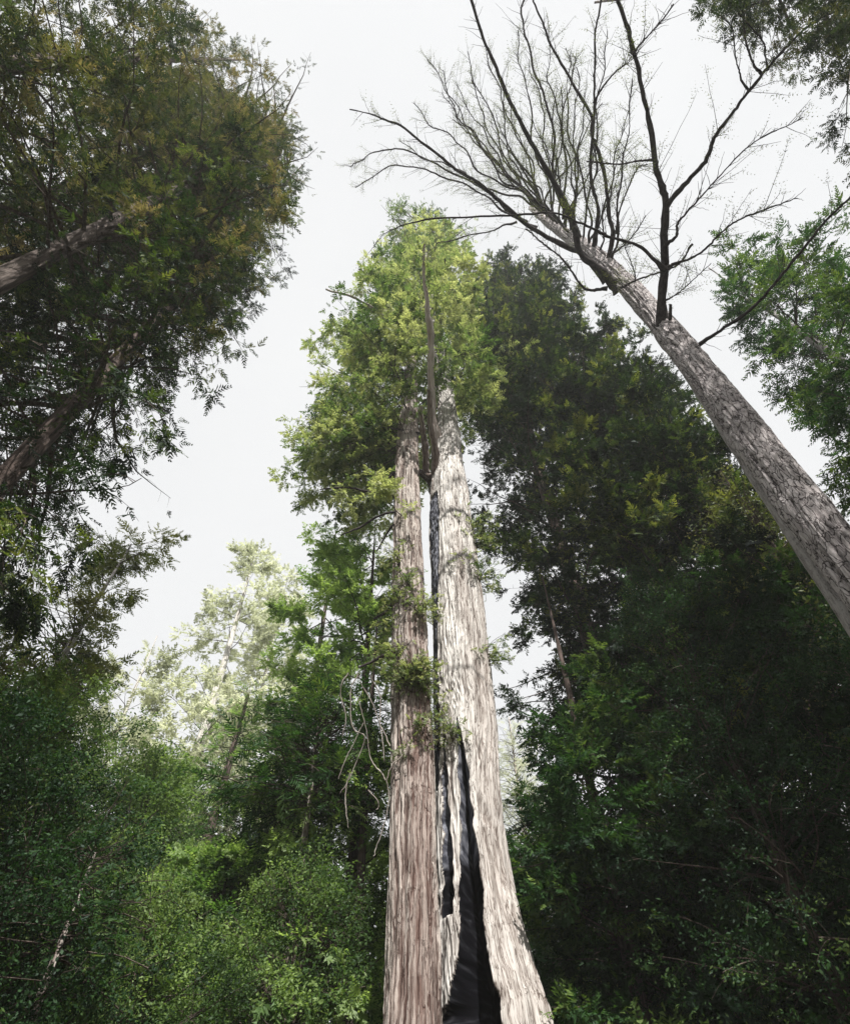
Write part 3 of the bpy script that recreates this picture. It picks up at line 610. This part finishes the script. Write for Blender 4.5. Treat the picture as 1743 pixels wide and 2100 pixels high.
for _ in range(5):
    f0 = rng.random(); u1 = rng.uniform(790, 1240); FAN.append((1105 + 110 * f0, 432 + 85 * f0, u1, rng.uniform(60, 330) - (u1 - 790) * .05, rng.uniform(-25, 12)))
for i, a in enumerate(FAN): thin_limb(i, *a, k=rng.uniform(-.4, .4))
# fine side twigs with sparse needles along every limb
nsp = 0
for i, (P, w0) in enumerate(allP):
    L = np.linalg.norm(np.diff(P, axis=0), axis=1).sum(); mt = int(L * (6 if w0 < 8 else 4)) + 4
    s = rng.uniform(.18, 1, mt); x = s * (len(P) - 1); k = np.minimum(x.astype(int), len(P) - 2); t = (x - k)[:, None]
    b = P[k] * (1 - t) + P[k + 1] * t; tan = nrm(P[k + 1] - P[k]); rv = nrm(rng.normal(size=(mt, 3)))
    side = nrm(np.cross(tan, rv)); a = rng.uniform(.5, 1.0, mt)[:, None]
    d = nrm(tan * np.cos(a) + side * np.sin(a)); tl = (rng.uniform(.25, 1.4, mt) ** 1.3 + (rng.random(mt) < .12) * rng.uniform(.5, 1.8, mt)) * (1.25 - .6 * s)
    q = np.linspace(0, 1, 6); TP = b[:, None] + d[:, None] * (tl[:, None] * q)[..., None] + (rng.normal(0, .03, (mt, 6, 3)) * q[:, None]).cumsum(1) + np.array([0, 0, .12]) * (tl[:, None] * q ** 2)[..., None]
    V, f = tubes(TP, np.maximum(.005, .0135 * (1 - .6 * q))[None].repeat(mt, 0), 3); FG.add(V, f, 0, .4)
    c = np.maximum(1, (tl / .16).astype(int)); ti = np.repeat(np.arange(mt), c); x = rng.uniform(.2, 1, len(ti)) * 5; kk = np.minimum(x.astype(int), 4); t = (x - kk)[:, None]
    SP = TP[ti, kk] * (1 - t) + TP[ti, kk + 1] * t
    ok = vnoise(SP * .6, 91) > .38; ti, SP = ti[ok], SP[ok]
    if len(SP): place(FG, 'sparse', SP, d[ti] + rng.normal(0, .5, (len(ti), 3)), np.array([0, 0, 1.0]) + rng.normal(0, .5, SP.shape), rng.uniform(.25, .6, len(SP)), rng.uniform(.1, .8, len(SP))); nsp += len(SP)
FG.build('crown', [B_LIMB, M_OLV], FIR); print('fir sparse', nsp)
g = None
conifer('fir_tree', 'smooth pale grey trunk tucked close beneath the slanting plated trunk', 41.1, 15.2, 27, .50, B_GREY,
        [dict(z0=24, z1=26, n=8, L=1, prof=cone, elev=up_(.3, .8), droop=.2, size=.3, gap=.3)], 63, sway=.03, nseg=90, tpow=.7, amp=.02, leaf=M_OLV, lean=(.8, -.8))

# ---- right-hand trees
PR = [(1490, 480), (1530, 470), (1545, 520), (1600, 500), (1650, 470), (1700, 450), (1760, 430), (2200, 300), (2200, 1200), (1760, 1060), (1700, 1010), (1660, 930), (1600, 860), (1570, 790), (1600, 740), (1520, 710), (1500, 690), (1540, 650), (1480, 610), (1530, 575)]
conifer('redwood_tree', 'green conifer with a pale trunk at the right edge beyond the slanting fir', 58.4, 26, 49, .42, B_GREY,
        [dict(z0=15, z1=48, n=130, L=8.0, prof=lambda t: .9 - .35 * t, elev=up_(-.1, .6), droop=.3, poly=PR, size=.7, gap=.36, tsp=.45, tuft=11, tr=.5, tvar=.22, tone=(.0, .8), tp=1.7, tipgold=.3, rag=.35, foliage='flat', tw=1.7)], 71, leaf=M_BAY, nseg=48)
PT = [(1440, -300), (1440, -5), (1500, 15), (1590, 50), (1650, 110), (1640, 135), (1700, 150), (1690, 200), (1760, 240), (1760, 300), (2300, 500), (2300, -300)]
conifer('fir_tree', 'grey green conifer hanging into the top right corner', 101, 14, 64, .6, B_DARK,
        [dict(z0=12, z1=60, n=300, L=9, prof=lambda t: .95 - .4 * t, elev=up_(-.05, .6), droop=.25, poly=PT, size=.40, gap=.38, tone=(.1, .8), foliage='flat', tsp=.5, tuft=12, tr=.34, tw=1.4, rag=.35)], 72, nseg=32)

# ---- the dark dense trees right of the redwood
YK = dict(foliage='clump', hang=.0, flat=False, gap=.32, gapscale=.7, tsp=.8, tuft=22, tr=.5, tp=2.6, tw=1.6, tvar=.22, jit=20, rag=.22)
PD = [(960, 600), (985, 560), (1030, 525), (1075, 515), (1120, 540), (1190, 565), (1250, 590), (1300, 660), (1350, 720), (1395, 770), (1420, 850), (1480, 900), (1520, 960), (1560, 1040), (1650, 1080), (1745, 1190), (1900, 1300), (1900, 1500), (1300, 1600),
      (1180, 1440), (1130, 1420), (1170, 1370), (1050, 1340), (1150, 1310), (1040, 1250), (1130, 1200), (1010, 1180), (985, 1140), (1010, 1070), (960, 1020), (950, 960), (985, 870), (960, 800), (950, 700)]
conifer('yew_tree', 'dark dense tree right beside the big redwood with golden tufted top', 19.5, 27, 90, .55, B_DARK,
        [dict(z0=17, z1=89, n=230, L=8.4, prof=lambda t: 1 - .4 * t, elev=up_(0, .8), droop=.25, poly=PD, size=.5, tone=(.0, 1), tipgold=.2, **YK), dict(z0=14, z1=60, n=75, L=11, prof=flatp, elev=up_(-.1, .4), droop=.4, poly=[(960, 600), (1400, 600), (1500, 1300), (1300, 1560), (1075, 1500), (1035, 1440), (1020, 1300), (1000, 1150), (965, 1000), (955, 850)], size=.45, tone=(0, .5), foliage='clump', hang=.3, gap=.42, gapscale=.9, tsp=.55, tuft=8, tr=.35, tw=1.3, azw=(-1.9, .6), rag=.5)], 81, leaf=M_DARK, nseg=32)
conifer('yew_tree', 'broad dark tree behind the slanting fir with golden tips along its crest', 29, 26, 84, .6, B_DARK,
        [dict(z0=15, z1=83, n=230, L=8.4, prof=lambda t: 1 - .4 * t, elev=up_(0, .8), droop=.25, poly=PD, size=.5, tone=(.0, 1), tipgold=.2, **YK)], 82, leaf=M_DARK, nseg=32)
conifer('yew_tree', 'rightmost dark crown whose edge runs parallel below the slanting fir trunk', 37.5, 26, 46, .5, B_DARK,
        [dict(z0=9, z1=45, n=190, L=7.4, prof=lambda t: 1 - .5 * t, elev=up_(0, .7), droop=.25, poly=PD, size=.52, tone=(.0, .9), tipgold=.1, **YK)], 83, leaf=M_DARK, nseg=32)
PO = [(1370, 960), (1420, 935), (1480, 940), (1530, 990), (1600, 1080), (1700, 1180), (1900, 1300), (1900, 1700), (1500, 1700), (1400, 1100)]
conifer('oak_tree', 'yellow green broadleaf crown showing through below the slanting trunk', 41, 22, 27, .3, B_DARK,
        [dict(z0=8, z1=26, n=260, L=4.6, prof=egg, elev=up_(.3, .9), droop=.2, poly=PO, size=.6, gap=.45, tone=(.2, .9), foliage='leafy', flat=False)], 84, leaf=M_OLV, nseg=24)
PG = [(1020, 1580), (1070, 1545), (1120, 1515), (1190, 1470), (1230, 1400), (1350, 1350), (1400, 1500), (1380, 2300), (1130, 2300), (1050, 1850), (1030, 1700), (1000, 1640)]
conifer('yew_tree', 'green tree spreading low branches just right of the redwood trunk', 14.5, 22, 24, .28, B_DARK,
        [dict(z0=2, z1=23, n=170, L=7.0, tp=2, prof=lambda t: 1 - .5 * t, elev=up_(.1, .5), droop=.35, poly=PG, size=.46, tone=(.15, .9), foliage='clump', hang=.15, gap=.34, gapscale=1., tsp=.42, tuft=13, tr=.36, tvar=.2)], 85, leaf=M_BAY, nseg=24)
for i, (az, D, H, lab, n, tn) in enumerate([(21.5, 22, 19, 'low dark tree at the bottom, second right of the redwood base', 170, (0, .7)), (28, 19, 19, 'low dark leafy tree at the bottom right with a few lit sprays', 170, (0, .8)),
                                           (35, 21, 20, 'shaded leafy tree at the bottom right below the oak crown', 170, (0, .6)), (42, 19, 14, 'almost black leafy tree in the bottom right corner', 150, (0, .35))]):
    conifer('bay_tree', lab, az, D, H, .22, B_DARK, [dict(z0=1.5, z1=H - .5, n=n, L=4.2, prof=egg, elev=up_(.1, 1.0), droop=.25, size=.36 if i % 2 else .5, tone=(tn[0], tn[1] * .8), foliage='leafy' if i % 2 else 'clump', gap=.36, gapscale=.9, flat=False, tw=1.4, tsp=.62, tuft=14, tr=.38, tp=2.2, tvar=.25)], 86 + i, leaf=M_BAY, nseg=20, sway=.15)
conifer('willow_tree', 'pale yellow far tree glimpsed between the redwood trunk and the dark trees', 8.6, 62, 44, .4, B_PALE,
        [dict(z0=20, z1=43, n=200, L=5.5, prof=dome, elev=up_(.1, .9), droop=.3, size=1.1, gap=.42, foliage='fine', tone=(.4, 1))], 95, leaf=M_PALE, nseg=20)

# ---- left middle distance: pale far redwoods
PA = [(520, 1120), (560, 1140), (545, 1180), (560, 1250), (560, 1500), (600, 1700), (260, 1700), (200, 1480), (260, 1410), (310, 1400), (330, 1330), (360, 1290), (400, 1210), (450, 1190), (500, 1150)]
FK = dict(size=1.0, tsp=.9, tuft=13, tr=.9, tw=2.6, foliage='clump', gap=.40, gapscale=.5, hang=.2, tvar=.15)
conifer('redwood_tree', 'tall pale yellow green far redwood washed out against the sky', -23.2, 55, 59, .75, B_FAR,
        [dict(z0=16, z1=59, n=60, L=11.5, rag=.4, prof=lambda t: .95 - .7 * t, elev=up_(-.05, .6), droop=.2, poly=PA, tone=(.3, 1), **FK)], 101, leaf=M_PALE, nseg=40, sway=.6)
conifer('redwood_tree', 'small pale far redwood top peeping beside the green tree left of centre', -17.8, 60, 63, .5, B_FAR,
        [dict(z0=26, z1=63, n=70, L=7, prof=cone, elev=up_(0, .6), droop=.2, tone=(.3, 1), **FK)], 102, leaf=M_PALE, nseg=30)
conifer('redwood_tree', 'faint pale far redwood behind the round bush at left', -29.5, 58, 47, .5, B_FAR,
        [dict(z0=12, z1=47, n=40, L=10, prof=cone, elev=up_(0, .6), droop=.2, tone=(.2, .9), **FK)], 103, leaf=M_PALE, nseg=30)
conifer('fir_tree', 'thin dark bare trunk standing in the bright gap left of centre', -20.0, 36, 27, .40, B_DARK,
        [dict(z0=19.5, z1=27, n=60, L=2.6, prof=dome, elev=up_(0, .6), droop=.2, tone=(.2, .7), size=.8, gap=.4), dict(z0=5, z1=14, n=120, L=4, prof=flatp, elev=up_(0, .3), droop=.2, tone=(.3, 1), size=.8, gap=.42)], 104, leaf=M_BRT, nseg=30, tpow=.5)

# ---- green tree left of the redwood, with dead hanging branches
PGR = [(640, 1160), (680, 1075), (720, 1060), (760, 1110), (815, 1125), (820, 1200), (800, 1230), (795, 1340), (806, 1420), (800, 1500), (800, 2200), (500, 2200), (520, 1700), (540, 1500), (560, 1400), (545, 1310), (570, 1250), (615, 1240)]
GT = conifer('redwood_tree', 'bright green tree beside the left stem with pale dead branches hanging down', -7.2, 23, 31, .26, B_DARK,
        [dict(z0=2.5, z1=30, n=105, L=6.0, tp=.9, rag=.3, prof=lambda t: 1 - .4 * t, elev=up_(.1, .5), droop=.5, poly=PGR, size=.44, tone=(.45, 1), foliage='clump', hang=.2, gap=.42, gapscale=.9, tsp=.42, tuft=13, tr=.36, tvar=.22)], 111, leaf=M_BRT, nseg=40)
conifer('redwood_tree', 'deep green conifer left of centre behind the bright green tree', -13, 31, 40, .35, B_RED,
        [dict(z0=4, z1=39, n=85, L=7.0, tp=.9, rag=.3, prof=lambda t: 1 - .5 * t, elev=up_(.1, .5), droop=.4, poly=PGR, size=.62, tone=(.4, 1), foliage='clump', hang=.2, gap=.42, gapscale=.7, tsp=.5, tuft=13, tr=.45, tvar=.22)], 112, leaf=M_BRT, nseg=32)
DT = [[(746, 1482), (730, 1527), (715, 1557), (697, 1596)], [(800, 1530), (780, 1490), (765, 1440), (750, 1400), (742, 1370)], [(735, 1380), (728, 1430), (722, 1500), (742, 1520), (716, 1585), (690, 1618)],
      [(790, 1600), (760, 1560), (752, 1500), (735, 1440)], [(826, 1548), (811, 1572), (800, 1602), (802, 1632), (793, 1677), (778, 1716), (770, 1743)], [(715, 1380), (705, 1420), (712, 1470), (700, 1510)],
      [(760, 1385), (772, 1430), (770, 1480), (784, 1530), (790, 1560)], [(755, 1620), (775, 1640), (778, 1655), (773, 1660)], [(718, 1585), (714, 1640), (716, 1700)]]
for i, p in enumerate(DT):
    P = marched(p, 19.5, 0, 30, .12, 300 + i); limb('dead_branch', GT, P, wide(P, 2.8, 1.2), B_DEAD, 300 + i, .004, 6)

# ---- understorey along the bottom left
def bush(name, lab, az, D, H, r, L, z0, n, leaf, tn, size=.5, fol='leafy', poly=None, gap=.42, prof=egg, seed=0, tuft=14, tp=1.4, **kw):
    conifer(name, lab, az, D, H, r, B_DARK, [dict(z0=z0, z1=H - .3, n=n, L=L, prof=prof, elev=up_(.1, 1.1), droop=.25, size=size, tone=tn, foliage=fol, gap=gap - .04, gapscale=.9, tvar=.25, tsp=.62, tuft=tuft, tr=.36, tp=tp, tw=1.3, flat=False, poly=poly, **kw)], seed, leaf=leaf, nseg=20, sway=.2)
bush('bay_tree', 'dense rounded green bush-like tree low at the left', -37, 22, 14.6, .3, 5.0, 3, 190, M_LUSH, (.15, 1), seed=121, size=.38, tuft=20)
bush('bay_tree', 'deep shaded tree in the bottom left corner', -44, 15.5, 9.5, .25, 4.6, 1.0, 190, M_BAY, (0, .35), seed=122, size=.36, tuft=20)  # shade of this corner is put into the low leaf tones
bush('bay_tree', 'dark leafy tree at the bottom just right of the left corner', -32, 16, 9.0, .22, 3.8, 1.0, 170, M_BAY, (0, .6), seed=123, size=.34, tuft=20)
bush('oak_tree', 'lime green lit crown below the thin dark trunk', -25.5, 30, 17.5, .3, 4.8, 4, 150, M_LUSH, (.5, 1), seed=124, size=.6)
bush('maple_tree', 'bright leafy tree low in the gap between bush and redwood', -18, 25, 11.5, .25, 4.2, 2, 170, M_BRT, (.2, 1), seed=125, size=.48, fol='clump', tuft=20)
bush('maple_tree', 'olive green leafy tree at the bottom beside the redwood left stem', -10.5, 20, 10, .2, 3.2, 1.5, 150, M_LUSH, (.15, .9), seed=126, size=.40)
bush('bay_tree', 'mid green tree filling the space under the deep green conifer', -15, 33, 19, .3, 5, 3, 140, M_LUSH, (.3, 1), seed=127, size=.65)
bush('bay_tree', 'dark green thicket tree right of the lime green crown', -22, 20, 8.6, .2, 3.6, 1, 140, M_LUSH, (.2, 1), seed=128, size=.36, tuft=18)
conifer('redwood_tree', 'reddish bare trunk seen low behind the foliage left of the redwood', -11.0, 21.0, 17, .24, B_RED, [dict(z0=12, z1=17, n=160, L=4, prof=cone, elev=up_(0, .5), droop=.3, size=.8, tone=(.1, .8))], 129, leaf=M_BAY, nseg=40)
conifer('redwood_tree', 'short reddish trunk glimpsed low at left between shaded leaves', -27.6, 14.5, 7.6, .16, B_RED, [dict(z0=5.5, z1=7.6, n=40, L=2, prof=cone, elev=up_(0, .5), droop=.3, size=.5, tone=(.1, .8))], 130, leaf=M_BAY, nseg=40)
conifer('redwood_tree', 'straight dark trunk close to the left side of the redwood', -6.0, 21.0, 22, .21, B_DARK, [dict(z0=12, z1=22, n=60, L=1.6, prof=cone, elev=up_(0, .5), droop=.3, size=.5, tone=(.1, .8))], 131, leaf=M_BAY, nseg=40)

# ---- forest closing the view behind (countable far conifers, copies of three)
far = []
for k in range(3):
    far.append(conifer('far_conifer', 'dim far conifer standing behind the nearer trees', [-38, 3, 30][k], 48, [26, 24, 28][k], .4, B_DARK,
        [dict(z0=2, z1=[25.5, 23.5, 27.5][k], n=260, L=6, prof=lambda t: 1 - .6 * t, elev=up_(0, .4), droop=.3, size=1.3, ssp=.5, tsp=.8, tw=1.8, gap=.38, tone=(.1, .8))], 141 + k, leaf=M_BAY, nseg=16, group='far conifers behind the near trees', zres=.5))
rng = np.random.default_rng(9)
for i, az in enumerate([-53, -46, -42, -36, -31, -26, -22, -16, -11, -6, -2, 2, 6, 9, 13, 17, 21, 25, 31, 36, 41, 46, -44, -42, -33, -28.5, -24.5, -19.5, -14, -9, -4, 0.5, 7, 11, 15, 19, 23, 27, 34, 38.5, 43]):
    src = far[i % 3]; D = (44 if i > 21 else 62) + rng.uniform(-4, 9); x, y = pos(az, D)
    c = src.copy(); COL.objects.link(c); c.location = (x, y, 0); c.rotation_euler = (0, 0, rng.uniform(0, 6)); s = rng.uniform(.8, 1.05) * (1 if i > 21 else 1.25); c.scale = (s, s, s)
    for ch in list(src.children):
        q = ch.copy(); COL.objects.link(q); q.parent = c
# ---- unseen forest, put behind the viewer to shade the right side and left corner
for i, (x, y, H, L) in enumerate([(25, -7, 46, 6.0), (29, -1, 46, 6.0), (31, -13, 50, 6), (-11, -6, 30, 6), (34, 3, 44, 7), (-19, -2, 34, 6)]):
    az = math.degrees(math.atan2(x, y)); D = math.hypot(x, y)
    conifer('redwood_tree', ['tall redwood standing behind the viewer on the right', 'second tall redwood behind the viewer on the right', 'redwood far behind the viewer', 'redwood behind the viewer on the left', 'redwood outside the view on the far right', 'redwood outside the view on the far left'][i], az, D, H, .6, B_RED,
        [dict(z0=5, z1=H - 1, n=330, L=L, prof=lambda t: 1 - .5 * t, elev=up_(0, .6), droop=.3, size=1.1, tsp=.7, ssp=.42, tw=1.6, gap=.30, tone=(.1, .8))], 161 + i, leaf=M_REDW, nseg=16, zres=.5)

# ---- light forest haze
HAZE = 0.0006
if HAZE > 0:
    m, N, Lk = newmat('haze'); o_ = N.new('ShaderNodeOutputMaterial'); vp = N.new('ShaderNodeVolumePrincipled')
    vp.inputs['Color'].default_value = (.97, .98, 1, 1); vp.inputs['Density'].default_value = HAZE; vp.inputs['Anisotropy'].default_value = 0.2
    Lk.new(vp.outputs[0], o_.inputs['Volume'])
    me = bpy.data.meshes.new('haze'); a, z0, z1 = 205, -2, 100
    vs = [(sx * a, sy * a, z_) for z_ in (z0, z1) for sx, sy in ((-1, -1), (1, -1), (1, 1), (-1, 1))]
    me.from_pydata(vs, [], [(3, 2, 1, 0), (4, 5, 6, 7), (0, 1, 5, 4), (1, 2, 6, 5), (2, 3, 7, 6), (3, 0, 4, 7)]); me.materials.append(m)
    h = bpy.data.objects.new('haze', me); COL.objects.link(h); h['kind'] = 'stuff'
print('TRIS', sum(len(m.polygons) for m in bpy.data.meshes))
